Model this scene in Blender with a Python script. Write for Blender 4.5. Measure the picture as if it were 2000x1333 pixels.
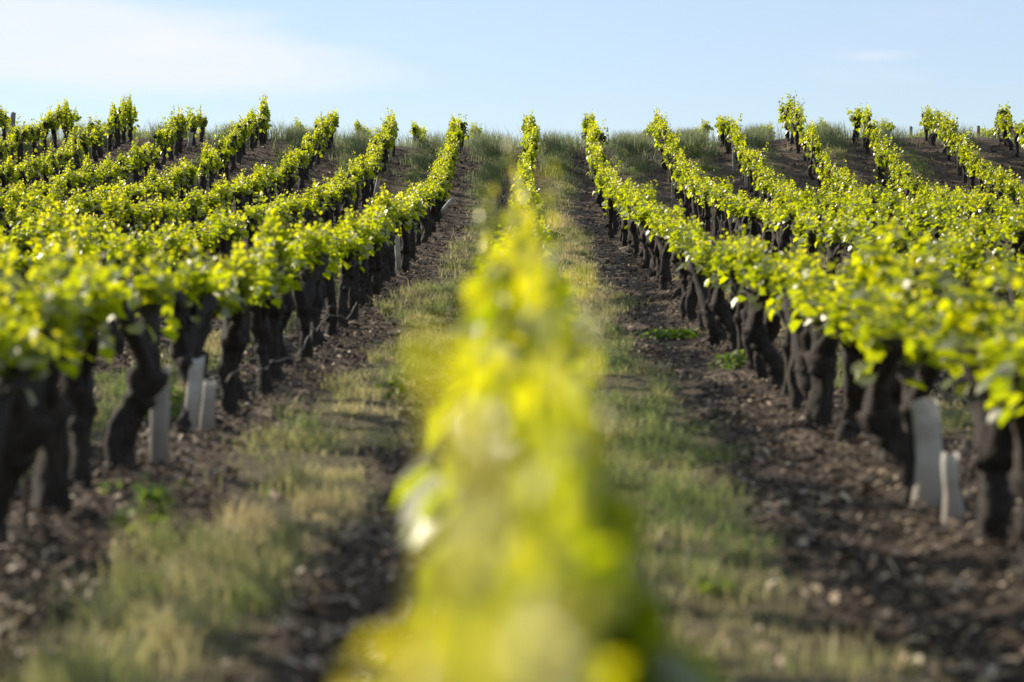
import bpy, math, random
import numpy as np
from mathutils import Vector, Matrix

for o in list(bpy.data.objects): bpy.data.objects.remove(o, do_unlink=True)
S = bpy.context.scene
C = S.collection
R = math.radians
rng = np.random.default_rng(11)
random.seed(5)

# ------------------------------------------------------------------ camera
CAM_X, CAM_Z = 0.094, 1.30
cd = bpy.data.cameras.new('camera'); cam = bpy.data.objects.new('camera', cd); C.objects.link(cam)
cd.sensor_width = 36; cd.lens = 72; cd.clip_start = 0.05; cd.clip_end = 3000
cam.location = (CAM_X, 0, CAM_Z)
cam.rotation_euler = (R(90 - 2.026), 0, R(0.573))
cd.dof.use_dof = True; cd.dof.focus_distance = 46; cd.dof.aperture_fstop = 2.0
S.camera = cam

# ------------------------------------------------------------------ light
SUN_AZ, SUN_EL = 58, 27          # degrees left of straight ahead, degrees up
sd = Vector((-math.sin(R(SUN_AZ)) * math.cos(R(SUN_EL)), math.cos(R(SUN_AZ)) * math.cos(R(SUN_EL)), math.sin(R(SUN_EL))))
ld = bpy.data.lights.new('sun', 'SUN'); lo = bpy.data.objects.new('sun', ld); C.objects.link(lo)
ld.energy = 4.6; ld.angle = R(0.5); ld.color = (1.0, 0.89, 0.72)
lo.rotation_euler = sd.to_track_quat('Z', 'Y').to_euler(); lo.location = (-30, 20, 30)

W = bpy.data.worlds.new('World'); S.world = W; W.use_nodes = True
nt = W.node_tree; nt.nodes.clear()
def N(t, **k):
    n = nt.nodes.new(t)
    for a, b in k.items(): setattr(n, a, b)
    return n
def L(a, b): nt.links.new(a, b)
def M_(op, a, b=None, clamp=False):
    n = N('ShaderNodeMath', operation=op, use_clamp=clamp)
    for i, v in enumerate((a, b)):
        if v is None: continue
        if isinstance(v, (int, float)): n.inputs[i].default_value = v
        else: L(v, n.inputs[i])
    return n.outputs[0]
def SM(v, a, b):
    n = N('ShaderNodeMapRange', interpolation_type='SMOOTHSTEP')
    L(v, n.inputs[0]); n.inputs[1].default_value = a; n.inputs[2].default_value = b
    return n.outputs[0]
sky = N('ShaderNodeTexSky', sky_type='NISHITA', sun_disc=False, sun_elevation=R(SUN_EL), sun_rotation=R(-SUN_AZ),
        altitude=300, air_density=1.0, dust_density=0.4, ozone_density=5.0)
tc = N('ShaderNodeTexCoord')
sep = N('ShaderNodeSeparateXYZ'); L(tc.outputs['Generated'], sep.inputs[0])
az = M_('ARCTAN2', sep.outputs[0], sep.outputs[1]); el = M_('ARCSINE', sep.outputs[2])
comb = N('ShaderNodeCombineXYZ'); L(M_('MULTIPLY', az, 9.0), comb.inputs[0]); L(M_('MULTIPLY', el, 34.0), comb.inputs[1])
nz = N('ShaderNodeTexNoise'); nz.inputs['Scale'].default_value = 1.0; nz.inputs['Detail'].default_value = 5; nz.inputs['Roughness'].default_value = 0.5
L(comb.outputs[0], nz.inputs['Vector'])
nv = M_('SUBTRACT', nz.outputs['Fac'], 0.5)
du = M_('DIVIDE', M_('SUBTRACT', az, -0.215), 0.155)
dv = M_('DIVIDE', M_('ADD', M_('SUBTRACT', el, 0.1075), M_('MULTIPLY', M_('ADD', az, 0.215), 0.10)), 0.027)
rr = M_('SQRT', M_('ADD', M_('MULTIPLY', du, du), M_('MULTIPLY', dv, dv)))
m1 = SM(M_('ADD', rr, M_('MULTIPLY', nv, 1.3)), 1.05, 0.55)
m2 = M_('ADD', M_('MULTIPLY', SM(nv, 0.02, 0.30), 0.14), 0.47)
mix0 = N('ShaderNodeMixRGB'); L(m2, mix0.inputs[0]); L(sky.outputs[0], mix0.inputs[1]); mix0.inputs[2].default_value = (5.1, 5.55, 6.3, 1)
wu = M_('DIVIDE', M_('SUBTRACT', az, 0.165), 0.022); wv = M_('DIVIDE', M_('SUBTRACT', el, 0.1015), 0.0035)
m3 = SM(M_('ADD', M_('SQRT', M_('ADD', M_('MULTIPLY', wu, wu), M_('MULTIPLY', wv, wv))), nv), 1.2, 0.2)
m1 = M_('MAXIMUM', m1, M_('MULTIPLY', m3, 0.36))
mix = N('ShaderNodeMixRGB'); L(M_('MULTIPLY', M_('MULTIPLY', m1, M_('ADD', M_('MULTIPLY', nz.outputs['Fac'], 1.1), 0.2)), 0.92, True), mix.inputs[0]); L(mix0.outputs[0], mix.inputs[1]); mix.inputs[2].default_value = (6.1, 6.2, 6.6, 1)
bg = N('ShaderNodeBackground'); bg.inputs[1].default_value = 0.10; L(mix.outputs[0], bg.inputs[0])
wo = N('ShaderNodeOutputWorld'); L(bg.outputs[0], wo.inputs[0])
S.view_settings.view_transform = 'Standard'; S.view_settings.look = 'None'; S.view_settings.exposure = 0.64; S.view_settings.gamma = 1.0
S.cycles.max_bounces = 8; S.cycles.transmission_bounces = 6; S.cycles.transparent_max_bounces = 6
S.cycles.sample_clamp_indirect = 4.0; S.cycles.sample_clamp_direct = 6.0
try: S.cycles.use_denoising = True
except Exception: pass

# ------------------------------------------------------------------ helpers
def tag(o, label, cat, group=None, kind=None):
    o['label'] = label; o['category'] = cat
    if group: o['group'] = group
    if kind: o['kind'] = kind
    return o

def make_mesh(name, V, T, mats, attr=None, smooth=True, mat_idx=None):
    V = np.ascontiguousarray(V, dtype=np.float32); T = np.ascontiguousarray(T, dtype=np.int32)
    me = bpy.data.meshes.new(name)
    me.vertices.add(len(V)); me.vertices.foreach_set('co', V.ravel())
    n = T.shape[1]
    me.loops.add(T.size); me.loops.foreach_set('vertex_index', T.ravel())
    me.polygons.add(len(T)); me.polygons.foreach_set('loop_start', np.arange(0, T.size, n, dtype=np.int32))
    try: me.polygons.foreach_set('loop_total', np.full(len(T), n, dtype=np.int32))
    except Exception: pass
    me.polygons.foreach_set('use_smooth', np.full(len(T), smooth, dtype=bool))
    for m in mats: me.materials.append(m)
    if mat_idx is not None: me.polygons.foreach_set('material_index', np.ascontiguousarray(mat_idx, dtype=np.int32))
    if attr is not None:
        for k, a in attr.items():
            at = me.attributes.new(k, 'FLOAT', 'POINT'); at.data.foreach_set('value', np.ascontiguousarray(a, dtype=np.float32))
    me.update(calc_edges=True); me.validate()
    return me

def obj(name, me, parent=None, loc=None):
    o = bpy.data.objects.new(name, me); C.objects.link(o)
    if parent is not None: o.parent = parent
    if loc is not None: o.location = loc
    return o

def hash2(ix, iy, seed):
    h = (ix.astype(np.int64) * 374761393 + iy.astype(np.int64) * 668265263 + seed * 1442695041) & 0xFFFFFFFF
    h = ((h ^ (h >> 13)) * 1274126177) & 0xFFFFFFFF
    return ((h ^ (h >> 16)) & 0xFFFF) / 65535.0
def vnoise(x, y, seed=0):
    x = np.asarray(x, float); y = np.asarray(y, float)
    ix = np.floor(x); iy = np.floor(y); fx = x - ix; fy = y - iy
    fx = fx * fx * (3 - 2 * fx); fy = fy * fy * (3 - 2 * fy)
    a = hash2(ix, iy, seed); b = hash2(ix + 1, iy, seed); c = hash2(ix, iy + 1, seed); d = hash2(ix + 1, iy + 1, seed)
    return (a * (1 - fx) + b * fx) * (1 - fy) + (c * (1 - fx) + d * fx) * fy
def fbm(x, y, seed=0, o=4):
    s = 0; a = .5
    for k in range(o):
        s = s + a * vnoise(x * 2 ** k, y * 2 ** k, seed + k * 17); a *= .5
    return s
def sstep(v, a, b):
    t = np.clip((np.asarray(v, float) - a) / (b - a), 0, 1); return t * t * (3 - 2 * t)

# ------------------------------------------------------------------ terrain
PD = np.array([-60, -5, 0, 3, 5, 7.7, 9, 11, 14, 18.5, 23, 28, 33.6, 40, 43.5, 46, 49, 52, 55.5, 57.3, 59, 62, 68, 90, 140, 300, 900], float)
PZ = np.array([-2.6, -1.36, -1.28, -1.2, -1.13, -1.06, -1.01, -.97, -.92, -.74, -.46, -.12, .21, .69, 1.06, 1.42, 1.94, 2.50, 3.09, 3.36, 3.47, 3.50, 3.50, 3.3, 2.4, -2, -20], float)
gd = np.arange(-60, 900, .1); gz = np.interp(gd, PD, PZ)
k = np.exp(-.5 * (np.arange(-20, 21) / 7.0) ** 2); k /= k.sum()
gz = np.convolve(np.pad(gz, 20, mode='edge'), k, mode='valid')
def G(X, Y):
    X = np.asarray(X, float); Y = np.asarray(Y, float)
    z = np.interp(Y, gd, gz)
    z = z + .26 * sstep(np.abs(X), 3, 8) * sstep(Y, 48, 55) * (1 - .9 * sstep(Y, 57, 61.5))
    z = z - .44 * sstep(X, 2.0, 8) * sstep(Y, 32, 42) * (1 - sstep(Y, 49, 56)) + .15 * sstep(-X, 3, 7) * sstep(Y, 34, 42) * (1 - sstep(Y, 50, 56))
    return z + CAM_Z
ROW = 1.8
G0 = G
def G(X, Y):
    X = np.asarray(X, float); Y = np.asarray(Y, float)
    z = G0(X, Y); inb = (np.abs(X) < 19) & (Y > -1) & (Y < 64)
    rough = (fbm(X * 1.7, Y * 1.7, 5, 3) - .44) * .08 + (fbm(X * 8, Y * 8, 9, 3) - .44) * .085 * (1 - .5 * in_strip(X, Y))
    bank = .045 * np.exp(-((X / ROW - np.round(X / ROW)) * ROW / .28) ** 2)
    return z + np.where(inb, rough + bank, 0)
DELTA = {-8: .05, -7: -.05, -6: -.14, -5: -.05, -4: -.05, -3: 0, -2: -.1, -1: -.1, 0: -.03, 1: -.13, 2: -.12, 3: -.03, 4: -.06, 5: -.1, 6: .05, 7: .15}
def rowx(i, Y): return i * ROW + DELTA.get(i, 0) * sstep(Y, 22, 50)
ROW_END = 56.6
STRIP = {0: .80, -1: .90}
def strip_c(a, Y):      # centre of the grass strip in the alley right of row a
    off = {0: .76, -1: .82}.get(a, .9)
    if a == -1: off = off - .17 * (1 - sstep(Y, 5.5, 8.5))
    return a * ROW + off + .10 * np.sin(Y * .55 + a * 2.1) + .06 * np.sin(Y * 1.7 + a)
def in_strip(X, Y):
    a = np.floor(X / ROW)
    off = np.where(a == 0, .76, np.where(a == -1, .82 - .17 * (1 - sstep(Y, 5.5, 8.5)), .9))
    c = a * ROW + off + .10 * np.sin(Y * .55 + a * 2.1) + .06 * np.sin(Y * 1.7 + a)
    return 1 - sstep(np.abs(X - c) + .12 * (vnoise(X * 5, Y * 5, 3) - .5), .22, .42)

# ------------------------------------------------------------------ materials
def mat(name):
    m = bpy.data.materials.new(name); m.use_nodes = True; m.node_tree.nodes.clear(); return m
class NB:
    def __init__(s, m): s.t = m.node_tree
    def n(s, t, ins=None, **k):
        x = s.t.nodes.new(t)
        for a, b in k.items(): setattr(x, a, b)
        for a, b in (ins or {}).items():
            if hasattr(b, 'is_output'): s.t.links.new(b, x.inputs[a])
            else: x.inputs[a].default_value = b
        return x
    def ramp(s, fac, stops):
        x = s.t.nodes.new('ShaderNodeValToRGB'); s.t.links.new(fac, x.inputs[0])
        e = x.color_ramp.elements
        while len(e) < len(stops): e.new(.5)
        for q, (p, c) in zip(e, stops): q.position = p; q.color = (*c, 1)
        return x.outputs[0]

def leaf_material(name, refl, trans, gloss=.07, rough=.38, tmix=.52, gf=.3):
    m = mat(name); b = NB(m)
    at = b.n('ShaderNodeAttribute', attribute_name='rnd')
    oi = b.n('ShaderNodeObjectInfo')
    f = b.n('ShaderNodeMath', {0: at.outputs['Fac'], 1: oi.outputs['Random']}, operation='MULTIPLY_ADD'); 
    f.inputs[1].default_value = .8
    h = b.n('ShaderNodeMath', {0: oi.outputs['Random'], 1: .2}, operation='MULTIPLY'); b.t.links.new(h.outputs[0], f.inputs[2])
    for l in list(f.inputs[1].links): b.t.links.remove(l)
    rc = b.ramp(f.outputs[0], refl); tcx = b.ramp(f.outputs[0], trans)
    di = b.n('ShaderNodeBsdfDiffuse', {'Color': rc})
    tr = b.n('ShaderNodeBsdfTranslucent', {'Color': tcx})
    mx = b.n('ShaderNodeMixShader', {0: tmix, 1: di.outputs[0], 2: tr.outputs[0]})
    gl = b.n('ShaderNodeBsdfGlossy', {'Color': (1, .97, .88, 1), 'Roughness': rough})
    fr = b.n('ShaderNodeFresnel', {'IOR': 1.42})
    fm = b.n('ShaderNodeMath', {0: fr.outputs[0], 1: gloss}, operation='MULTIPLY_ADD'); fm.inputs[1].default_value = gf; fm.inputs[2].default_value = gloss
    m2 = b.n('ShaderNodeMixShader', {0: fm.outputs[0], 1: mx.outputs[0], 2: gl.outputs[0]})
    b.n('ShaderNodeOutputMaterial', {0: m2.outputs[0]})
    return m
M_leaf = leaf_material('vine_leaf',
    [(0, (.068, .105, .008)), (.45, (.145, .190, .012)), (.8, (.24, .26, .018)), (1, (.30, .24, .04))],
    [(0, (.33, .42, .006)), (.45, (.59, .65, .007)), (.8, (.83, .77, .008)), (1, (.72, .56, .03))], gloss=.013, rough=.44, tmix=.66, gf=.10)
M_grass = leaf_material('grass_blade',
    [(0, (0.098, 0.150, 0.058)), (.35, (0.208, 0.247, 0.111)), (.6, (0.377, 0.358, 0.176)), (1, (0.676, 0.546, 0.299))],
    [(0, (0.156, 0.247, 0.065)), (.35, (0.325, 0.377, 0.117)), (.6, (0.520, 0.494, 0.195)), (1, (0.780, 0.637, 0.338))], gloss=.0, rough=.6, tmix=.4, gf=.06)
M_tall = leaf_material('tall_grass_blade',
    [(0, (.11, .145, .08)), (.5, (.20, .24, .14)), (.85, (.29, .30, .17)), (1, (.42, .36, .23))],
    [(0, (.14, .19, .07)), (.5, (.26, .31, .14)), (.85, (.37, .39, .20)), (1, (.50, .42, .26))], gloss=.0, rough=.6, tmix=.48, gf=.06)
M_weed = leaf_material('weed_leaf',
    [(0, (.06, .11, .02)), (.5, (.10, .16, .03)), (1, (.15, .20, .04))],
    [(0, (.13, .23, .02)), (.5, (.21, .32, .03)), (1, (.30, .38, .05))], gloss=.0, rough=.6, tmix=.4, gf=.04)

def bark_material(name, stops, sc=(60, 60, 9)):
    m = mat(name); b = NB(m)
    tcn = b.n('ShaderNodeTexCoord'); mp = b.n('ShaderNodeMapping', {0: tcn.outputs['Object'], 'Scale': sc})
    n1 = b.n('ShaderNodeTexNoise', {'Vector': mp.outputs[0], 'Scale': 1.0, 'Detail': 6, 'Roughness': .65})
    n2 = b.n('ShaderNodeTexNoise', {'Vector': tcn.outputs['Object'], 'Scale': 11.0, 'Detail': 3})
    mm = b.n('ShaderNodeMath', {0: n1.outputs[0], 1: n2.outputs[0]}, operation='MULTIPLY_ADD'); mm.inputs[1].default_value = .7
    h = b.n('ShaderNodeMath', {0: n2.outputs[0], 1: .3}, operation='MULTIPLY'); b.t.links.new(h.outputs[0], mm.inputs[2])
    for l in list(mm.inputs[1].links): b.t.links.remove(l)
    c = b.ramp(mm.outputs[0], stops)
    bp = b.n('ShaderNodeBump', {'Strength': .9, 'Distance': .012, 'Height': n1.outputs[0]})
    p = b.n('ShaderNodeBsdfPrincipled', {'Base Color': c, 'Roughness': .9, 'Normal': bp.outputs[0]})
    b.n('ShaderNodeOutputMaterial', {0: p.outputs[0]})
    return m
M_bark = bark_material('vine_bark', [(.3, (.010, .008, .007)), (.5, (.026, .020, .016)), (.72, (.085, .066, .052))])
M_post = bark_material('weathered_wood', [(.3, (.12, .11, .10)), (.6, (.26, .24, .22)), (.8, (.40, .37, .34))], (70, 70, 6))
M_darkpost = bark_material('dark_wood', [(.3, (.05, .045, .04)), (.6, (.11, .10, .09)), (.8, (.19, .17, .15))], (70, 70, 6))

def soil_material():
    m = mat('soil'); b = NB(m)
    tcn = b.n('ShaderNodeTexCoord')
    n1 = b.n('ShaderNodeTexNoise', {'Vector': tcn.outputs['Object'], 'Scale': 1.3, 'Detail': 4})
    n2 = b.n('ShaderNodeTexNoise', {'Vector': tcn.outputs['Object'], 'Scale': 38.0, 'Detail': 6, 'Roughness': .7})
    n3 = b.n('ShaderNodeTexVoronoi', {'Vector': tcn.outputs['Object'], 'Scale': 26.0})
    at = b.n('ShaderNodeAttribute', attribute_name='grassy')
    a = b.n('ShaderNodeMath', {0: n1.outputs[0], 1: .5}, operation='MULTIPLY')
    a2 = b.n('ShaderNodeMath', {0: n2.outputs[0], 1: .5, 2: a.outputs[0]}, operation='MULTIPLY_ADD')
    c = b.ramp(a2.outputs[0], [(.33, (.034, .024, .017)), (.5, (.086, .063, .045)), (.62, (.165, .124, .090)), (.78, (.26, .205, .155))])
    gr = b.ramp(n2.outputs[0], [(.3, (.06, .07, .025)), (.6, (.13, .115, .05)), (.8, (.22, .17, .09))])
    mx = b.n('ShaderNodeMixRGB', {0: at.outputs['Fac'], 1: c, 2: gr})
    bp = b.n('ShaderNodeBump', {'Strength': .8, 'Distance': .02, 'Height': n2.outputs[0]})
    p = b.n('ShaderNodeBsdfPrincipled', {'Base Color': mx.outputs[0], 'Roughness': .95, 'Normal': bp.outputs[0]})
    p.inputs['Specular IOR Level'].default_value = .2
    b.n('ShaderNodeOutputMaterial', {0: p.outputs[0]})
    return m
M_soil = soil_material()
def litter_material(name, stops, rough=.8):
    m = mat(name); b = NB(m)
    at = b.n('ShaderNodeAttribute', attribute_name='rnd')
    tcn = b.n('ShaderNodeTexCoord'); n2 = b.n('ShaderNodeTexNoise', {'Vector': tcn.outputs['Object'], 'Scale': 60.0, 'Detail': 3})
    c = b.ramp(at.outputs['Fac'], stops)
    mx = b.n('ShaderNodeMixRGB', {0: .35, 1: c, 2: n2.outputs[0]}, blend_type='MULTIPLY')
    p = b.n('ShaderNodeBsdfPrincipled', {'Base Color': mx.outputs[0], 'Roughness': rough})
    b.n('ShaderNodeOutputMaterial', {0: p.outputs[0]})
    return m
M_clod = litter_material('clod', [(0, (.034, .024, .017)), (.6, (.086, .062, .044)), (.9, (.18, .137, .10)), (1, (.34, .28, .21))], .95)
M_litter = litter_material('dry_litter', [(0, (.12, .075, .042)), (.5, (.30, .205, .12)), (.85, (.48, .36, .23)), (1, (.66, .55, .42))], .6)
def guard_material(name, col, dirt):
    m = mat(name); b = NB(m)
    tcn = b.n('ShaderNodeTexCoord')
    n = b.n('ShaderNodeTexNoise', {'Vector': tcn.outputs['Object'], 'Scale': 9.0, 'Detail': 5})
    c0 = b.ramp(n.outputs[0], [(.35, dirt), (.62, col)])
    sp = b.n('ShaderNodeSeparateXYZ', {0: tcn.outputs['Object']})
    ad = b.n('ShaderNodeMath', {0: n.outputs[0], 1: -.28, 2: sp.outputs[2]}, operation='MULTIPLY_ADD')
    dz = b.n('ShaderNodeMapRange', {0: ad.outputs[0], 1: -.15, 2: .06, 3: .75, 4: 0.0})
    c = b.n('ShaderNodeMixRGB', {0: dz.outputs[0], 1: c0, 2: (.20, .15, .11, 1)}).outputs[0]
    p = b.n('ShaderNodeBsdfPrincipled', {'Base Color': c, 'Roughness': .55})
    t = b.n('ShaderNodeBsdfTranslucent', {'Color': c})
    mx = b.n('ShaderNodeMixShader', {0: .3, 1: p.outputs[0], 2: t.outputs[0]})
    b.n('ShaderNodeOutputMaterial', {0: mx.outputs[0]})
    return m
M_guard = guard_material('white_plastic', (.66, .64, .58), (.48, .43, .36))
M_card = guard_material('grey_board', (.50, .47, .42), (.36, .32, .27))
def plain(name, c, r, met=0):
    m = mat(name); b = NB(m)
    tcn = b.n('ShaderNodeTexCoord'); n = b.n('ShaderNodeTexNoise', {'Vector': tcn.outputs['Object'], 'Scale': 25.0, 'Detail': 4})
    cc = b.ramp(n.outputs[0], [(.35, tuple(x * .6 for x in c)), (.65, c)])
    p = b.n('ShaderNodeBsdfPrincipled', {'Base Color': cc, 'Roughness': r, 'Metallic': met}); b.n('ShaderNodeOutputMaterial', {0: p.outputs[0]})
    return m
M_rust = plain('rusty_iron', (.10, .07, .055), .7, .3)
M_stem = plain('green_stem', (.22, .26, .06), .6)
M_wire = plain('grey_wire', (.16, .14, .12), .6, .3)

# ------------------------------------------------------------------ ground
def lines(*segs):
    r = []
    for a, b_, st in segs: r.append(np.arange(a, b_, st))
    return np.unique(np.round(np.concatenate(r), 4))
xs = lines((-420, -60, 30), (-60, -20, 3), (-20, -6, .2), (-6, 6, .045), (6, 20, .2), (20, 60, 3), (60, 421, 30))
ys = lines((-60, 0, 4), (0, 3, .2), (3, 20, .045), (20, 32, .07), (32, 64, .12), (64, 110, 2), (110, 901, 25))
XX, YY = np.meshgrid(xs, ys)
stripm = in_strip(XX, YY)
ZZ = G(XX, YY)
verge = sstep(YY, 57.0, 58.2)
V = np.stack([XX, YY, ZZ], -1).reshape(-1, 3)
nx, ny = len(xs), len(ys)
idx = np.arange(nx * ny).reshape(ny, nx)
Q = np.stack([idx[:-1, :-1], idx[:-1, 1:], idx[1:, 1:], idx[1:, :-1]], -1).reshape(-1, 4)
grassy = np.maximum(stripm * (.45 + .5 * vnoise(XX * 2, YY * 2, 8)), verge)
gm = make_mesh('ground', V, Q, [M_soil], {'grassy': grassy.ravel() * .75})
tag(obj('ground', gm), 'dark brown vineyard soil sloping up to the hill crest', 'ground', kind='structure')

def gpt(X, Y): return float(G(X, Y))

# ------------------------------------------------------------------ leaves
LO = np.array([(-.10, .16), (-.06, .40), (.16, .52), (.30, .40), (.50, .54), (.66, .34), (.78, .22), (1.0, 0)], float)
def leaf_template():
    up = LO; dn = LO[:-1][::-1] * [1, -1]
    P = np.vstack([[(0, 0)], up, dn])           # outline, petiole notch first
    P = np.vstack([[(.32, 0)], P])              # centre
    z = .28 * np.abs(P[:, 1]) - .22 * P[:, 0] ** 2
    V = np.column_stack([P[:, 0], P[:, 1], z])
    n = len(P) - 1
    T = np.array([(0, 1 + i, 1 + (i + 1) % n) for i in range(n)])
    return V, T
LV, LT = leaf_template()
def leaves_mesh(pos, dirs, nrm, size, r):
    d = dirs / np.linalg.norm(dirs, axis=1, keepdims=True)
    n = nrm - (nrm * d).sum(1, keepdims=True) * d
    n /= np.linalg.norm(n, axis=1, keepdims=True) + 1e-9
    s = np.cross(n, d)
    loc = LV[None] * size[:, None, None]
    cup = (r.random(len(pos)) * 1.8 - .4)[:, None]
    Vv = pos[:, None] + loc[..., 0:1] * d[:, None] + loc[..., 1:2] * s[:, None] + (loc[..., 2] * cup)[..., None] * n[:, None]
    T = LT[None] + (np.arange(len(pos)) * len(LV))[:, None, None]
    return Vv.reshape(-1, 3), T.reshape(-1, 3)
def tube(path, rad, sides=8, rough=0, r=None, cap=True):
    path = np.asarray(path, float); n = len(path)
    t = np.gradient(path, axis=0); t /= np.linalg.norm(t, axis=1, keepdims=True) + 1e-9
    ref = np.array([1., 0, 0]) if abs(t[:, 0].mean()) < .8 else np.array([0, 1., 0])
    u = np.cross(t, ref); u /= np.linalg.norm(u, axis=1, keepdims=True); w = np.cross(t, u)
    a = np.arange(sides) / sides * 2 * np.pi
    rr = np.asarray(rad, float)[:, None] * np.ones((1, sides))
    if rough and r is not None:
        rr = rr * (1 + rough * r.standard_normal((1, sides)) * .9 + rough * r.standard_normal((n, sides)) * .6)
    V = path[:, None] + rr[..., None] * (np.cos(a)[None, :, None] * u[:, None] + np.sin(a)[None, :, None] * w[:, None])
    idx = np.arange(n * sides).reshape(n, sides); nx_ = np.roll(idx, -1, 1)
    A, B, Cc, D = idx[:-1], nx_[:-1], nx_[1:], idx[1:]
    T = np.concatenate([np.stack([A, B, Cc], -1).reshape(-1, 3), np.stack([A, Cc, D], -1).reshape(-1, 3)])
    V = V.reshape(-1, 3)
    if cap:
        V = np.vstack([V, path[-1] + t[-1] * rad[-1] * .5, path[0]])
        k = n * sides
        T = np.vstack([T, [(idx[-1, i], idx[-1, (i + 1) % sides], k) for i in range(sides)], [(idx[0, (i + 1) % sides], idx[0, i], k + 1) for i in range(sides)]])
    return V, T
class MB:
    def __init__(s): s.V = []; s.T = []; s.A = []; s.M = []; s.n = 0
    def add(s, V, T, a=.5, m=0):
        s.V.append(V); s.T.append(np.asarray(T) + s.n); s.n += len(V)
        s.A.append(np.full(len(V), a) if np.isscalar(a) else a); s.M.append(np.full(len(T), m))
    def arrays(s): return np.concatenate(s.V), np.concatenate(s.T), np.concatenate(s.A), np.concatenate(s.M)
    def mesh(s, name, mats, smooth=True):
        V, T, A, M = s.arrays(); return make_mesh(name, V, T, mats, {'rnd': A}, smooth, M)

HEAD = .82
def make_trunk(seed):
    r = np.random.default_rng(seed); b = MB()
    n = 15; t = np.linspace(0, 1, n)
    lean = r.normal(0, .065, 2); w = r.normal(0, .024, (2, 2)); ph = r.random(2) * 6
    top = r.uniform(.40, .62)
    x = lean[0] * .6 * t + w[0, 0] * np.sin(t * 5 + ph[0]); y = lean[1] * t + w[1, 0] * np.sin(t * 6 + ph[1])
    x -= x[0]; y -= y[0]
    P = np.column_stack([x, y, -.06 + t * (top + .06)])
    base = r.uniform(.048, .067)
    rad = base * (.92 + .5 * np.exp(-t * 9) + .32 * np.exp(-((t - .95) / .13) ** 2) + .10 * np.sin(t * 11 + ph[0]))
    b.add(*tube(P, rad, 14, .15, r))
    hx = P[-1]
    for q in range(int(r.integers(1, 4))):      # burrs
        tt = r.uniform(.35, .98); i = int(tt * (n - 1)); a = r.uniform(0, 6.28); c = P[i] + np.array([np.cos(a), np.sin(a), 0]) * rad[i] * .7
        rd = r.uniform(.03, .055); s = np.linspace(-1, 1, 6)
        b.add(*tube(c + np.outer(s, [0, 0, rd]), rd * np.sqrt(np.clip(1 - s * s, .03, 1)), 8, .15, r))
    tips = []
    na = int(r.integers(3, 5)); sides = [1, -1, 1, -1][:na]
    for j, sgn in enumerate(sides):
        ln = r.uniform(.22, .44); k = 9; s = np.linspace(0, 1, k)
        dz = HEAD + r.normal(.02, .04) - top; dx = r.normal(0, .045)
        A = hx + np.column_stack([dx * s + r.normal(0, .014, k) * s, sgn * ln * s ** 1.25 + r.normal(0, .014, k) * s, -.06 * (1 - s) + dz * s ** .9 + r.normal(0, .010, k) * s])
        ra = r.uniform(.038, .052) * (1.2 - .5 * s + .38 * np.exp(-((s - 1) / .12) ** 2) + .12 * np.sin(s * 9 + j))
        b.add(*tube(A, ra, 9, .16, r)); tips.append((A, ra))
        for q in range(2):                      # pruned spurs
            i = int(r.integers(3, k)); e = A[i] + [r.normal(0, .04), r.normal(0, .04), r.uniform(.05, .10)]
            b.add(*tube([A[i], (A[i] + e) / 2 + r.normal(0, .006, 3), e], [.02, .016, .013], 6, .1, r))
    me = b.mesh('trunk', [M_bark]); return me, tips
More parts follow.
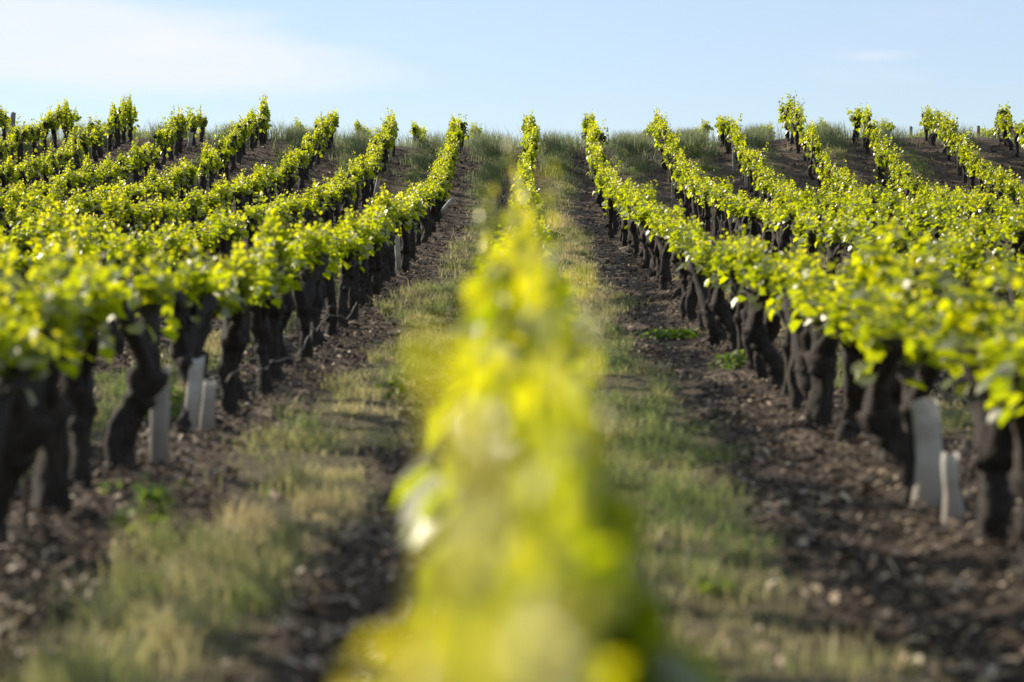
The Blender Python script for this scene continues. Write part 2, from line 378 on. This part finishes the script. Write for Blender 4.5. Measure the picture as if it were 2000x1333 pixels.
def make_crown(seed, tips, n_shoot, hgt, sparse=1.0, wide=1.0, low=8, young=0, zoom=1):
    r = np.random.default_rng(seed + 900); b = MB()
    pos, dr, nr, sz, rn = [], [], [], [], []
    cy = np.linspace(-.5, .5, 14); cp = r.random(3) * 6
    cane = np.column_stack([.03 * np.sin(cy * 5 + cp[0]), cy, HEAD - .01 + .025 * np.sin(cy * 6 + cp[1]) + .012 * r.standard_normal(14)]) * [wide, 1, 1]
    b.add(*tube(cane, np.full(14, .012), 6, .15, r), .3, 2)
    for q in range(n_shoot):
        f = (q + r.uniform(.1, .9)) / n_shoot
        o = np.array([np.interp(f, (cy + .5), cane[:, k_]) for k_ in range(3)])
        if q % 3 == 2:
            A, ra = tips[q % len(tips)]; o = A[-1] + [0, 0, ra[-1] * .6]
        ln = hgt * r.uniform(.40, 1.12) * (1.45 if r.random() < .20 else 1)
        nd = max(4, int(ln / .042)); s = np.linspace(0, 1, nd)
        ax = r.normal(0, .05 * wide); ay = r.normal(0, .13)
        P = o + np.column_stack([ax * s ** 1.2, ay * s, ln * s * (1 - .12 * s)]) + np.cumsum(r.normal(0, .006, (nd, 3)), 0)
        b.add(*tube(P, .0045 * (1.1 - .8 * s), 4, cap=False), .3, 1)
        vig = r.uniform(.85, 1.2)
        for j in range(nd):
            for c in range(5 if s[j] < .5 else 3):
                if r.random() > .86 * sparse: continue
                a = r.uniform(0, 6.283); out = np.array([np.cos(a) * wide * .62, np.sin(a), 0])
                pet = r.uniform(.03, .085) * (1.1 - .6 * s[j])
                p = P[j] + out * pet + [0, 0, r.uniform(-.02, .04)]
                size = zoom * vig * r.uniform(.050, .088) * (1 - .68 * s[j] ** 1.7)
                droop = r.uniform(-.6, .7) + .7 * s[j] ** 2
                pos.append(p); dr.append(out + [r.normal(0, .35), r.normal(0, .35), droop])
                nr.append(np.array([out[0] * .5 + r.normal(0, .45), out[1] * .5 + r.normal(0, .45), .75])); sz.append(size)
                rn.append(np.clip(.15 + young + .55 * s[j] ** 1.4 + r.normal(0, .17), 0, 1))  # young tints leaves yellower: tender tips plus transmitted sunlight put into the colour
    for q in range(int(low * sparse) + (18 if seed % 5 == 2 else 0)):           # leaves hanging low round the head
        A, ra = tips[q % len(tips)]; o = A[int(r.integers(6, len(A)))]
        a = r.uniform(0, 6.283); out = np.array([np.cos(a), np.sin(a), 0])
        pos.append(o + out * r.uniform(.05, .12) * [wide, 1, 1] + [0, 0, r.uniform(-.07 if seed % 5 != 2 else -.2, .08)]); dr.append(out + [0, 0, r.uniform(-1.4, -.2)])
        nr.append(out + r.normal(0, .4, 3) + [0, 0, .3]); sz.append(r.uniform(.06, .1)); rn.append(np.clip(r.normal(.2, .13), 0, 1))
    pos, dr, nr, sz, rn = map(np.array, (pos, dr, nr, sz, rn))
    Vv, T = leaves_mesh(pos, dr, nr, sz, r)
    b.add(Vv, T, np.repeat(rn, len(LV)), 0)
    return b.mesh('crown', [M_leaf, M_stem, M_bark])

VAR = []
for s in range(12):
    tm, tips = make_trunk(100 + s)
    VAR.append((tm, make_crown(s, tips, 18 + s % 4, (.25, .29, .23, .33)[s % 4], (1, .95, 1, .88)[s % 4]), tips))
NARROW = []
for s, (wd_, hg_, ay_) in enumerate([(1.0, .33, .35), (.92, .36, .7), (.85, .30, .9), (1.15, .31, 1), (1.1, .46, .85)]):
    tm, tips = make_trunk(300 + s)
    tips = [(hh * [wd_, ay_, 1], ra) for hh, ra in tips]
    tm.transform(Matrix.Diagonal((wd_, ay_, 1, 1))) if s < 4 else None
    NARROW.append((tm, make_crown(50 + s, tips, (70, 40, 24, 24, 26)[s], hg_, 1.0, wd_, (160, 80, 60, 50, 40)[s], .24, (1.35, 1.25, 1.15, 1.1, 1.05)[s]), tips))  # nearest crowns: glow of sun through leaves painted in as extra yellow

for kk, (tm, cm0, _) in enumerate(NARROW):                      # these crowns taper towards the shoot tips
    q = np.zeros(len(cm0.vertices) * 3, np.float32); cm0.vertices.foreach_get('co', q); q = q.reshape(-1, 3)
    q[:, 0] *= (1.35 if kk == 0 else 1.0) - (.95 if kk == 0 else .6) * np.clip((q[:, 2] - .66) / .5, 0, 1); cm0.vertices.foreach_set('co', q.ravel()); cm0.update()

# ------------------------------------------------------------------ vines
ORD = ['zeroth', 'first', 'second', 'third', 'fourth', 'fifth', 'sixth', 'seventh', 'eighth', 'ninth', 'tenth', 'eleventh', 'twelfth', 'thirteenth',
       'fourteenth', 'fifteenth', 'sixteenth', 'seventeenth', 'eighteenth', 'nineteenth', 'twentieth']
TENS = {2: 'twenty', 3: 'thirty', 4: 'forty', 5: 'fifty'}; TENTH = {3: 'thirtieth', 4: 'fortieth', 5: 'fiftieth'}
def ordinal(n):
    if n <= 20: return ORD[n]
    return TENTH[n // 10] if n % 10 == 0 else TENS[n // 10] + '-' + ORD[n % 10]
F = 4000.0
def in_frame(X, Y, m=.35):
    if Y < .8: return False
    x = 1040 + F * (X - CAM_X) / Y
    return -m * F / Y < x < 2000 + m * F / Y
SKIP = {(5, 47), (-1, 999)}
cand = []; outside = []
for i in range(-11, 10):
    Y = 1.35 + (i * .37) % 1.0 if i else 1.12
    while Y < ROW_END:
        yy = Y + rng.normal(0, .11) * (i != 0 or Y > 6); xx = float(rowx(i, yy)) + rng.normal(0, .05)
        if i == 0 and yy < 6.2: xx = .05 if yy < 1.6 else .105 - .014 * max(0, yy - 2)
        if i == -1 and 9.8 < yy < 10.85: Y += .76; continue      # gap where a young vine grows in its tube
        if in_frame(xx, yy): cand.append((yy, i, xx))
        elif yy > 1 and in_frame(xx, yy, 2.2): outside.append((yy, i, xx))
        Y += .76 if i else .95
cand.sort()
near, far = cand[:300], cand[300:]
B2 = []
for q in range(-12, 12):                        # the block beyond the crest track
    X = -1.68 + q * 1.8 + .1 * math.sin(q * 3)
    for w in range(5):
        B2.append((63.3 + .4 * math.sin(q * 1.7) + w * 1.05, 99, X))
def vine_xf(i, yy, xx):
    rz = (math.pi if rng.random() < .5 else 0) + rng.normal(0, .12)
    sc = rng.uniform(.93, 1.08)
    return rz, sc
def drape(Y): return float(1 + .5 * sstep(Y, 36, 53))      # crowns hang lower up the slope
count = {}
for yy, i, xx in near:
    count[i] = count.get(i, 0) + 1
    n = count[i]
    rz, sc = vine_xf(i, yy, xx)
    if i == 0:
        var = NARROW[n - 1] if n <= 5 else VAR[int(rng.integers(12))]
        if n == 1: label = 'grapevine closest to the camera, its crown a big soft yellow blur'
        else: label = f'blurred grapevine, {ordinal(n)} from the camera in the central row' if yy < 12 else f'grapevine {ordinal(n)} from the camera in the central row below the camera'
        if yy >= 12: label = f'grapevine {ordinal(n)} from the camera in the central row'
    else:
        var = VAR[int(rng.integers(12))]
        side = 'left' if i < 0 else 'right'
        label = f'gnarled grapevine, {ordinal(n)} from the front in the {ordinal(abs(i))} row {side} of the central row'
    e = bpy.data.objects.new('grapevine', None); C.objects.link(e); e.empty_display_size = .2
    e.location = (xx, yy, gpt(xx, yy)); e.rotation_euler = (rng.normal(0, .03), rng.normal(0, .03), rz); e.scale = (sc, sc, sc * .85 * rng.uniform(.90, 1.09))
    if i == 1 and yy < 13: e.scale.z *= .95
    if i < 0: e.scale.z *= 1 + .10 * float(1 - sstep(yy, 13, 24))
    if i == 0 and n <= 5:
        zz = np.zeros(len(var[1].vertices) * 3, np.float32); var[1].vertices.foreach_get('co', zz)
        e.scale.z = (CAM_Z + (-.15, -.10, -.04, .06, .14)[n - 1] - e.location.z) / np.percentile(zz[2::3], (98, 98, 97, 96, 97)[n - 1]); e.rotation_euler = (0, 0, 0)
    tag(e, label, 'grapevine', 'grapevines planted in rows up the slope')
    obj('trunk', var[0], e); cr = obj('crown', var[1], e)
    kd = drape(yy); cr.scale.z = kd; cr.location.z = 1.20 * (1 - kd)
# the farthest vines as one object
mb = MB()
def get_arrays(me):
    V = np.zeros(len(me.vertices) * 3, np.float32); me.vertices.foreach_get('co', V)
    T = np.zeros(len(me.loops), np.int32); me.loops.foreach_get('vertex_index', T)
    A = np.zeros(len(me.vertices), np.float32); me.attributes['rnd'].data.foreach_get('value', A)
    M = np.zeros(len(me.polygons), np.int32); me.polygons.foreach_get('material_index', M)
    return V.reshape(-1, 3), T.reshape(-1, 3), A, M
ARR = [(get_arrays(a), get_arrays(c)) for a, c, _ in VAR]
for yy, i, xx in far + B2 + outside:
    rz, sc = vine_xf(i, yy, xx)
    c, s = math.cos(rz), math.sin(rz); Rm = np.array([[c, -s, 0], [s, c, 0], [0, 0, 1]])
    (tV, tT, tA, tM), (cV, cT, cA, cM) = ARR[int(rng.integers(12))]
    o = np.array([xx, yy, gpt(xx, yy)]); kd = drape(yy) if i != 99 else 1.0; cV = cV * [1, 1, kd] + [0, 0, 1.20 * (1 - kd)]
    sh = rng.normal(0, .06); zs = np.array([1, 1, .87 * rng.uniform(.92, 1.08)])
    mb.V += [tV @ Rm.T * sc * zs + o, cV @ Rm.T * sc * zs + o]; mb.T += [tT + mb.n, cT + mb.n + len(tV)]; mb.n += len(tV) + len(cV)
    mb.A += [tA, np.clip(cA + sh, 0, 1)]; mb.M += [np.full(len(tM), 2), cM]
fo = obj('distant_vines', mb.mesh('distant_vines', [M_leaf, M_stem, M_bark]))
tag(fo, 'far grapevines along the hilltop merging into leafy bands against the sky', 'grapevines', kind='stuff')

# ------------------------------------------------------------------ grass
def blades(X, Y, h, w, rn, lean, mseg=2):
    n = len(X); a = rng.uniform(0, 6.283, n); f = rng.uniform(0, 6.283, n)
    base = np.column_stack([X, Y, G(X, Y) - .01])
    side = np.column_stack([np.cos(f), np.sin(f), np.zeros(n)]) * w[:, None] * .5
    ld_ = np.column_stack([np.cos(a), np.sin(a), np.zeros(n)]) * (lean * h)[:, None]
    up = np.column_stack([np.zeros(n), np.zeros(n), h])
    p1 = base + up * .5 + ld_ * .25; p2 = base + up * .92 + ld_
    Vv = np.stack([base - side, base + side, p1 - side * .8, p1 + side * .8, p2], 1).reshape(-1, 3)
    T = (np.array([(0, 1, 3), (0, 3, 2), (2, 3, 4)])[None] + (np.arange(n) * 5)[:, None, None]).reshape(-1, 3)
    return Vv, T, np.repeat(rn, 5)
gb = MB(); tb = MB()
for a in range(-8, 8):
    main = a in (-1, 0)
    for (y0, y1, dens) in ((3.0, 12, 1900), (12, 26, 1500), (26, 40, 1000), (40, 57, 700)):
        if not main: dens = dens * .75
        n = int(dens * (y1 - y0) * .7)
        Y = rng.uniform(y0, y1, n); c = strip_c(a, Y); X = c + rng.normal(0, .145, n)
        keep = np.array([in_frame_ for in_frame_ in (np.abs((X - CAM_X + .01 * Y)) < .26 * Y + .6)])
        keep &= rng.random(n) < sstep(fbm(X * 2.6, Y * 1.6, 21, 3), .36, .58) * .95 + .05
        X, Y = X[keep], Y[keep]; n = len(X)
        if not n: continue
        dry = fbm(X * 1.1 + 3, Y * .5, 31, 3)
        if a == 0: dry = dry + .16 * sstep(Y, 20, 30) * (1 - sstep(Y, 42, 46)) - .25 * np.exp(-((Y - 11) / 2.2) ** 2) + .12 * sstep(Y, 9, 6)
        if a == -1: dry = dry + .08 * (1 - sstep(Y, 7, 16))
        dry = dry - .22 * sstep(Y, 44, 50)
        rn = np.clip((dry - .15) * 1.9 + rng.normal(0, .13, n), 0, 1)
        clump = vnoise(X * 6, Y * 6, 41)
        h = (.035 + .12 * clump ** 2) * rng.uniform(.4, 1.8, n)
        h = h * (1 + .4 * sstep(Y, 28, 45))
        w = rng.uniform(.003, .0055, n) * (1 + Y / 30)
        gb.add(*blades(X, Y, h, w, rn, rng.uniform(.1, .8, n)))
# weedy tufts
for q in range(380):
    a = int(rng.integers(-3, 3)); cy = rng.uniform(4, 40); cx = float(strip_c(a, cy)) + rng.normal(0, .24); n = int(rng.integers(40, 150)); sg = rng.uniform(.03, .10)
    X = cx + rng.normal(0, sg, n); Y = cy + rng.normal(0, sg, n); hh = rng.uniform(.07, .19)
    gb.add(*blades(X, Y, hh * rng.uniform(.5, 1.2, n), np.full(n, .005 * (1 + cy / 40)), np.clip(rng.normal(rng.choice([.15, .3, .45, .6, .8]), .1, n), 0, 1), rng.uniform(.2, .9, n)))
for q in range(24):
    cy = rng.uniform(4.6, 8.2); cx = -1.08 + rng.normal(0, .22) - .03 * (8 - cy); n = int(rng.integers(40, 110)); sg = rng.uniform(.03, .08)
    X = cx + rng.normal(0, sg, n); Y = cy + rng.normal(0, sg, n); hh = rng.uniform(.12, .27)
    gb.add(*blades(X, Y, hh * rng.uniform(.5, 1.2, n), np.full(n, .005), np.clip(rng.normal(rng.choice([.2, .35, .45, .75]), .12, n), 0, 1), rng.uniform(.2, .9, n)))
# sparse grass spread across the bare soil
n = 26000; X = rng.uniform(-6, 6, n); Y = rng.uniform(4, 55, n); k_ = fbm(X * 2, Y * 2, 77, 3) > .55; X, Y = X[k_], Y[k_]; n = len(X)
gb.add(*blades(X, Y, rng.uniform(.02, .07, n), np.full(n, .006) * (1 + Y / 40), np.clip(rng.normal(.35, .2, n), 0, 1), rng.uniform(.2, 1, n)))
go = obj('grass', gb.mesh('grass', [M_grass], True))
tag(go, 'olive and straw coloured grass strips between the vine rows', 'grass', kind='stuff')
# tall grass at the crest
def tall(X, Y, h, lo=.0):
    n = len(X); tb.add(*blades(X, Y, h, rng.uniform(.007, .017, n), np.clip(rng.normal(.47, .24, n) + lo, 0, 1), rng.uniform(.1, .55, n)))
for a in range(-7, 7):
    dens = 1.0 if -5 <= a <= 2 else .35
    n = int(6500 * dens); y0_ = {-1: 47, 0: 48.5, 1: 51, -2: 49, -3: 51.5}.get(a, 54.3); Y = y0_ + (58.5 - y0_) * rng.random(n) ** .7; n = len(Y); X = strip_c(a, Y) + rng.normal(0, .27, n)
    k_ = rng.random(n) < sstep(fbm(X * 2.2, Y * 1.3, 51 + a, 3), .36, .60); X, Y = X[k_], Y[k_]
    tall(X, Y, (.12 + .40 * sstep(Y, 47, 57)) * rng.uniform(.5, 1.25, len(X)))
n = 30000; X = rng.uniform(-18, 16, n); Y = rng.uniform(57.2, 62.5, n)
k_ = rng.random(n) < sstep(fbm(X * 1.6, Y * 1.2, 61, 3), .34, .58) * np.where(X > 3, .6, 1) + .07 + .2 * (X < -7); X, Y = X[k_], Y[k_]
tall(X, Y, (.22 + .5 * vnoise(X * 1.3, Y, 71)) * rng.uniform(.4, 1.35, len(X)) * np.where(X > 5, .75, 1), .05)
to = obj('tall_grass', tb.mesh('tall_grass', [M_tall], True))
tag(to, 'tall grey-green grass along the crest and the upper alleys', 'grass', kind='stuff')

# ------------------------------------------------------------------ clods and litter
def icos():
    p = (1 + 5 ** .5) / 2
    V = np.array([(-1, p, 0), (1, p, 0), (-1, -p, 0), (1, -p, 0), (0, -1, p), (0, 1, p), (0, -1, -p), (0, 1, -p), (p, 0, -1), (p, 0, 1), (-p, 0, -1), (-p, 0, 1)]) / 1.9
    T = np.array([(0, 11, 5), (0, 5, 1), (0, 1, 7), (0, 7, 10), (0, 10, 11), (1, 5, 9), (5, 11, 4), (11, 10, 2), (10, 7, 6), (7, 1, 8), (3, 9, 4), (3, 4, 2), (3, 2, 6), (3, 6, 8), (3, 8, 9), (4, 9, 5), (2, 4, 11), (6, 2, 10), (8, 6, 7), (9, 8, 1)])
    return V, T
IV, IT = icos()
n = 95000
Y = 3.5 + 52 * rng.random(n) ** 1.7; X = rng.uniform(-1, 1, n) * np.minimum(.27 * Y + .5, 14)
k_ = in_strip(X, Y) < rng.random(n) * .9; X, Y = X[k_], Y[k_]; n = len(X)
sz = rng.lognormal(math.log(.0075), .5, n).clip(.003, .02) * (1 + Y / 60)
Vv = IV[None] * (1 + rng.normal(0, .22, (n, 12, 1))) * sz[:, None, None] * rng.uniform(.6, 1.4, (n, 1, 3)) * [1, 1, .7]
Vv = Vv + np.column_stack([X, Y, G(X, Y) + sz * .35 + .01])[:, None]
T = (IT[None] + (np.arange(n) * 12)[:, None, None]).reshape(-1, 3)
cm_ = make_mesh('soil_clods', Vv.reshape(-1, 3), T, [M_clod], {'rnd': np.repeat(rng.random(n) ** 1.3, 12)}, False)
tag(obj('soil_clods', cm_), 'loose clods and pebbles scattered over the bare soil', 'soil clods', kind='stuff')
n = 52000
Y = 3.5 + 52 * rng.random(n) ** 1.6; X = rng.uniform(-1, 1, n) * np.minimum(.27 * Y + .5, 14)
k_ = in_strip(X, Y) < rng.random(n) * 1.1; X, Y = X[k_], Y[k_]; n = len(X)
ln = rng.lognormal(math.log(.023), .5, n).clip(.009, .11) * (1 + Y / 80); wd = ln * rng.uniform(.12, .6, n); wd = np.minimum(wd, .02); a = rng.uniform(0, 6.28, n)
ux = np.column_stack([np.cos(a), np.sin(a), rng.normal(0, .3, n)]) * ln[:, None] * .5; uy = np.column_stack([-np.sin(a), np.cos(a), rng.normal(0, .5, n)]) * wd[:, None] * .5
c = np.column_stack([X, Y, G(X, Y) + .022 + rng.random(n) * .014]); hump = np.zeros((n, 3)); hump[:, 2] = wd * rng.uniform(.1, .5, n)
Vv = np.stack([c - ux - uy, c - uy + hump, c + ux - uy * .6, c + ux + uy, c + uy * 1.1 + hump, c - ux + uy * .7], 1).reshape(-1, 3)
T = (np.array([(0, 1, 4), (0, 4, 5), (1, 2, 3), (1, 3, 4)])[None] + (np.arange(n) * 6)[:, None, None]).reshape(-1, 3)
lm = make_mesh('dry_litter', Vv, T, [M_litter], {'rnd': np.repeat(rng.random(n), 6)}, False)
tag(obj('dry_litter', lm), 'dry leaves, bark chips and twigs lying on the soil', 'leaf litter', kind='stuff')

# ------------------------------------------------------------------ vine guards, stakes, posts, weeds
def guard_mesh(w, h, flare=0, wob=.0, seed=0, sq=.35):
    r = np.random.default_rng(seed); n = 14; sides = 20; t = np.linspace(0, 1, n); a = np.arange(sides) / sides * 2 * np.pi
    ca, sa = np.cos(a), np.sin(a); k_ = (1 - sq) + sq / np.maximum(np.abs(ca), np.abs(sa))
    def shell(sc):
        V = []
        for q in t:
            ww = w * .5 * sc * (1 + flare * ((1 - q) ** 2 - .25 * np.exp(-((q - .55) / .16) ** 2)))
            ox = wob * math.sin(q * 5.0 + seed); tw = wob * 6 * q
            V.append(np.column_stack([ww * k_ * np.cos(a + tw) + ox, ww * k_ * np.sin(a + tw) * .9, np.full(sides, q * h - .02)]))
        V = np.concatenate(V); V[-sides:, 2] += .012 * np.sin(a * 2 + seed)
        return V
    o_, i_ = shell(1), shell(.93); k = n * sides
    idx = np.arange(k).reshape(n, sides); nx_ = np.roll(idx, -1, 1)
    T = []
    for r0 in range(n - 1):
        for s in range(sides):
            A, B, Cc, D = idx[r0, s], nx_[r0, s], nx_[r0 + 1, s], idx[r0 + 1, s]
            T += [(A, B, Cc), (A, Cc, D), (A + k, Cc + k, B + k), (A + k, D + k, Cc + k)]
    for s in range(sides):
        for rr_, f in ((n - 1, 1), (0, -1)):
            A, B = idx[rr_, s], nx_[rr_, s]; q = [(A, B, B + k), (A, B + k, A + k)]
            T += q if f > 0 else [x[::-1] for x in q]
    return make_mesh('vine_guard', np.vstack([o_, i_]), np.array(T), [M_guard])
GRP = 'plastic sleeves protecting young vines'
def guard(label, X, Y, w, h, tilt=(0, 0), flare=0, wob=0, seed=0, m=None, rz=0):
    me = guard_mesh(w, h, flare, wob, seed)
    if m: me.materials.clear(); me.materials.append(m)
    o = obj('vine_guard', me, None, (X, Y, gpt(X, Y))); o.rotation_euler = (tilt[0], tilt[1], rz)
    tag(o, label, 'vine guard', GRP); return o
def px(x, p): return CAM_X + (x - 1040) / p           # picture column at a known depth -> place across the slope
guard('tall pale grey tube standing before the front trunks of the first left row', px(315, 400), 9.9, .092, .50, (0, .02), m=M_card)
guard('white tube leaning behind a dark trunk in the first left row', px(368, 356), 11.25, .085, .44, (0, .10), .1, 0, 2)
guard('narrow white tube low behind a dark trunk in the first left row', px(396, 350), 11.55, .075, .30, (0, .05), .25, .003, 3)
guard('white tube behind the gap beside the first left row, in the second left row', px(288, 204), 19.6, .12, .52, (0, .05), 0, 0, 4)
guard('white tube fallen aslant into the alley left of the central row', px(856, 92), 43.6, .09, .50, (0, .72), 0, 0, 5)
guard('pale tube beside trunks halfway up the first left row', px(779, 138), 29.0, .085, .50, (0, -.06), 0, 0, 6)
guard('thin pale tube among trunks a little below another in the first left row', px(738, 159), 25.1, .06, .42, (0, -.02), 0, 0, 7)
guard('pale tube standing near the hilltop in the fifth left row', px(371, 74), 54.0, .11, .45, (0, .15), 0, 0, 8)
guard('pale tube near the top of the second left row, the upper of two', px(763, 75.5), 53.0, .09, .46, (0, 0), 0, 0, 9)
guard('pale tube near the top of the second left row, the lower of two', px(734, 84), 47.6, .10, .44, (0, .2), 0, 0, 10)
guard('small white tube showing beneath foliage of the third left row', px(545, 90), 44.4, .10, .45, (0, 0), 0, 0, 11)
guard('large cream sleeve with pinched waist beside the front right trunks', px(1812, 462), 8.62, .115, .47, (0, -.03), .5, .006, 12)
guard('small bright white sleeve low between the front right trunks', px(1858, 492), 8.1, .065, .30, (0, -.02), .6, .006, 13)
guard('pale tube high on the first row right of the central row', px(1159, 77), 51.9, .07, .45, (0, 0), 0, 0, 14)
guard('grey tube at the foot of a vine in the third right row', px(1456, 80), 50.0, .10, .42, (0, 0), 0, 0, 15, M_card)
guard('broad grey tube at the right edge of the upper slope', px(1992, 81), 49.4, .15, .56, (0, .03), 0, 0, 16, M_card)

def stake(name, label, cat, X, Y, rad, h, m, tilt=(0, 0), grp=None, sides=8):
    r = np.random.default_rng(int(abs(X) * 1000)); n = 9; t = np.linspace(0, 1, n)
    P = np.column_stack([r.normal(0, .004, n) * (t > 0), r.normal(0, .004, n) * (t > 0), -.12 + (h + .12) * t])
    b = MB(); b.add(*tube(P, rad * (1.05 - .12 * t), sides, .03, r))
    o = obj(name, b.mesh(name, [m]), None, (X, Y, gpt(X, Y))); o.rotation_euler = (tilt[0], tilt[1], r.uniform(0, 3))
    tag(o, label, cat, grp); return o
SG = 'thin stakes among the vines'; PG = 'wooden posts on the hilltop'
stake('vine_stake', 'thin dark iron stake at the left edge before the first left row', 'stake', px(50, 523), 7.6, .011, .92, M_rust, (0, .01), SG, 6)
stake('vine_stake', 'thin pale stake in the second right row below the crest', 'stake', px(1313, 87), 46, .02, .62, M_post, (0, 0), SG, 6)
stake('vine_stake', 'thin stake between trunks in the middle of the first left row', 'stake', px(690, 178), 22.4, .012, .7, M_post, (.03, .04), SG, 6)
stake('vine_stake', 'thin stake low in the middle of the first right row', 'stake', px(1204, 98), 40.8, .014, .55, M_post, (0, .02), SG, 6)
stake('vine_stake', 'thin dark stake beside the crown of the fourth left row', 'stake', px(365, 92), 43.4, .012, 1.0, M_rust, (0, 0), SG, 6)
stake('vine_post', 'weathered pale post at the hilltop end of the fifth right row', 'post', px(1671, 71), 56.2, .045, .78, M_post, (0, 0), PG)
stake('vine_post', 'grey post halfway down the third right row', 'post', px(1432, 77), 51.9, .045, .62, M_post, (0, 0), PG)
stake('vine_post', 'dark post beyond the crest between the fifth and sixth right rows', 'post', px(1775, 65), 61.5, .05, .72, M_darkpost, (0, 0), PG)
stake('vine_post', 'dark leaning post beyond the crest left of the seventh right row', 'post', px(1905, 65), 61.5, .05, .75, M_darkpost, (0, .09), PG)
stake('vine_post', 'thick grey post leaning on the crest at the far left edge', 'post', px(22, 70), 57.2, .08, .72, M_post, (0, .08), PG)

# sagging wire along the first left row
yy_ = np.linspace(12.2, 21.5, 40); xx_ = rowx(-1, yy_) + .07 + .03 * np.sin(yy_ * 1.3)
zz_ = G(xx_, yy_) + .14 + .10 * np.abs(np.sin(yy_ * .62)) + .02 * np.sin(yy_ * 3.1)
b = MB(); b.add(*tube(np.column_stack([xx_, yy_, zz_]), np.full(40, .006), 6))
tag(obj('wire', b.mesh('wire', [M_wire])), 'slack wire sagging along the trunks of the first left row', 'wire')

def weed(label, X, Y, rad, h, nl, seed):
    r = np.random.default_rng(seed); b = MB(); z = gpt(X, Y)
    pos = np.column_stack([r.normal(0, rad * .5, nl), r.normal(0, rad * .5, nl), r.uniform(.02, h, nl)]); out = np.column_stack([pos[:, :2] / (rad + 1e-6), np.zeros(nl)]) + r.normal(0, .5, (nl, 3))
    Vv, T = leaves_mesh(pos, out + [0, 0, .2], np.column_stack([r.normal(0, .5, (nl, 2)), np.ones(nl)]), r.uniform(.03, .065, nl), r)
    e = bpy.data.objects.new('weed_plant', None); C.objects.link(e); e.location = (X, Y, z); e.empty_display_size = .1
    tag(e, label, 'weed', 'green weeds growing on the soil')
    obj('foliage', make_mesh('foliage', Vv, T, [M_weed], {'rnd': np.repeat(r.random(nl), len(LV))}), e)
    for q in range(6):
        i = int(r.integers(nl)); p = pos[i]
        b.add(*tube([[0, 0, -.01], p * [.4, .4, .6], p], [.004, .003, .002], 5), .4)
    obj('stem', b.mesh('stem', [M_stem]), e)
weed('bright green weed patch on the soil left of the first right row', px(1320, 205), 19.4, .30, .09, 170, 1)
weed('bright green weed clump at the foot of the first right row', px(1440, 246), 16.2, .17, .14, 90, 2)
weed('leafy green weed beside the grass strip in the left foreground', px(285, 525), 7.7, .12, .25, 70, 3)
weed('green weed tuft behind the pale grey tube', px(325, 330), 12.4, .15, .22, 70, 4)
weed('green weeds seen between the front left trunks', px(70, 380), 10.6, .22, .30, 110, 5)
weed('small green weed in the grass left of the central row', px(770, 290), 13.8, .08, .14, 40, 6)
weed('green weed in the alley halfway up right of the central row', px(1075, 108), 37.0, .28, .16, 120, 7)
weed('tiny green weed in the right foreground grass', px(1410, 600), 6.7, .04, .05, 14, 8)
weed('green leafy weed near the crest between the second and third right rows', px(1358, 73.5), 54.5, .32, .34, 160, 9)
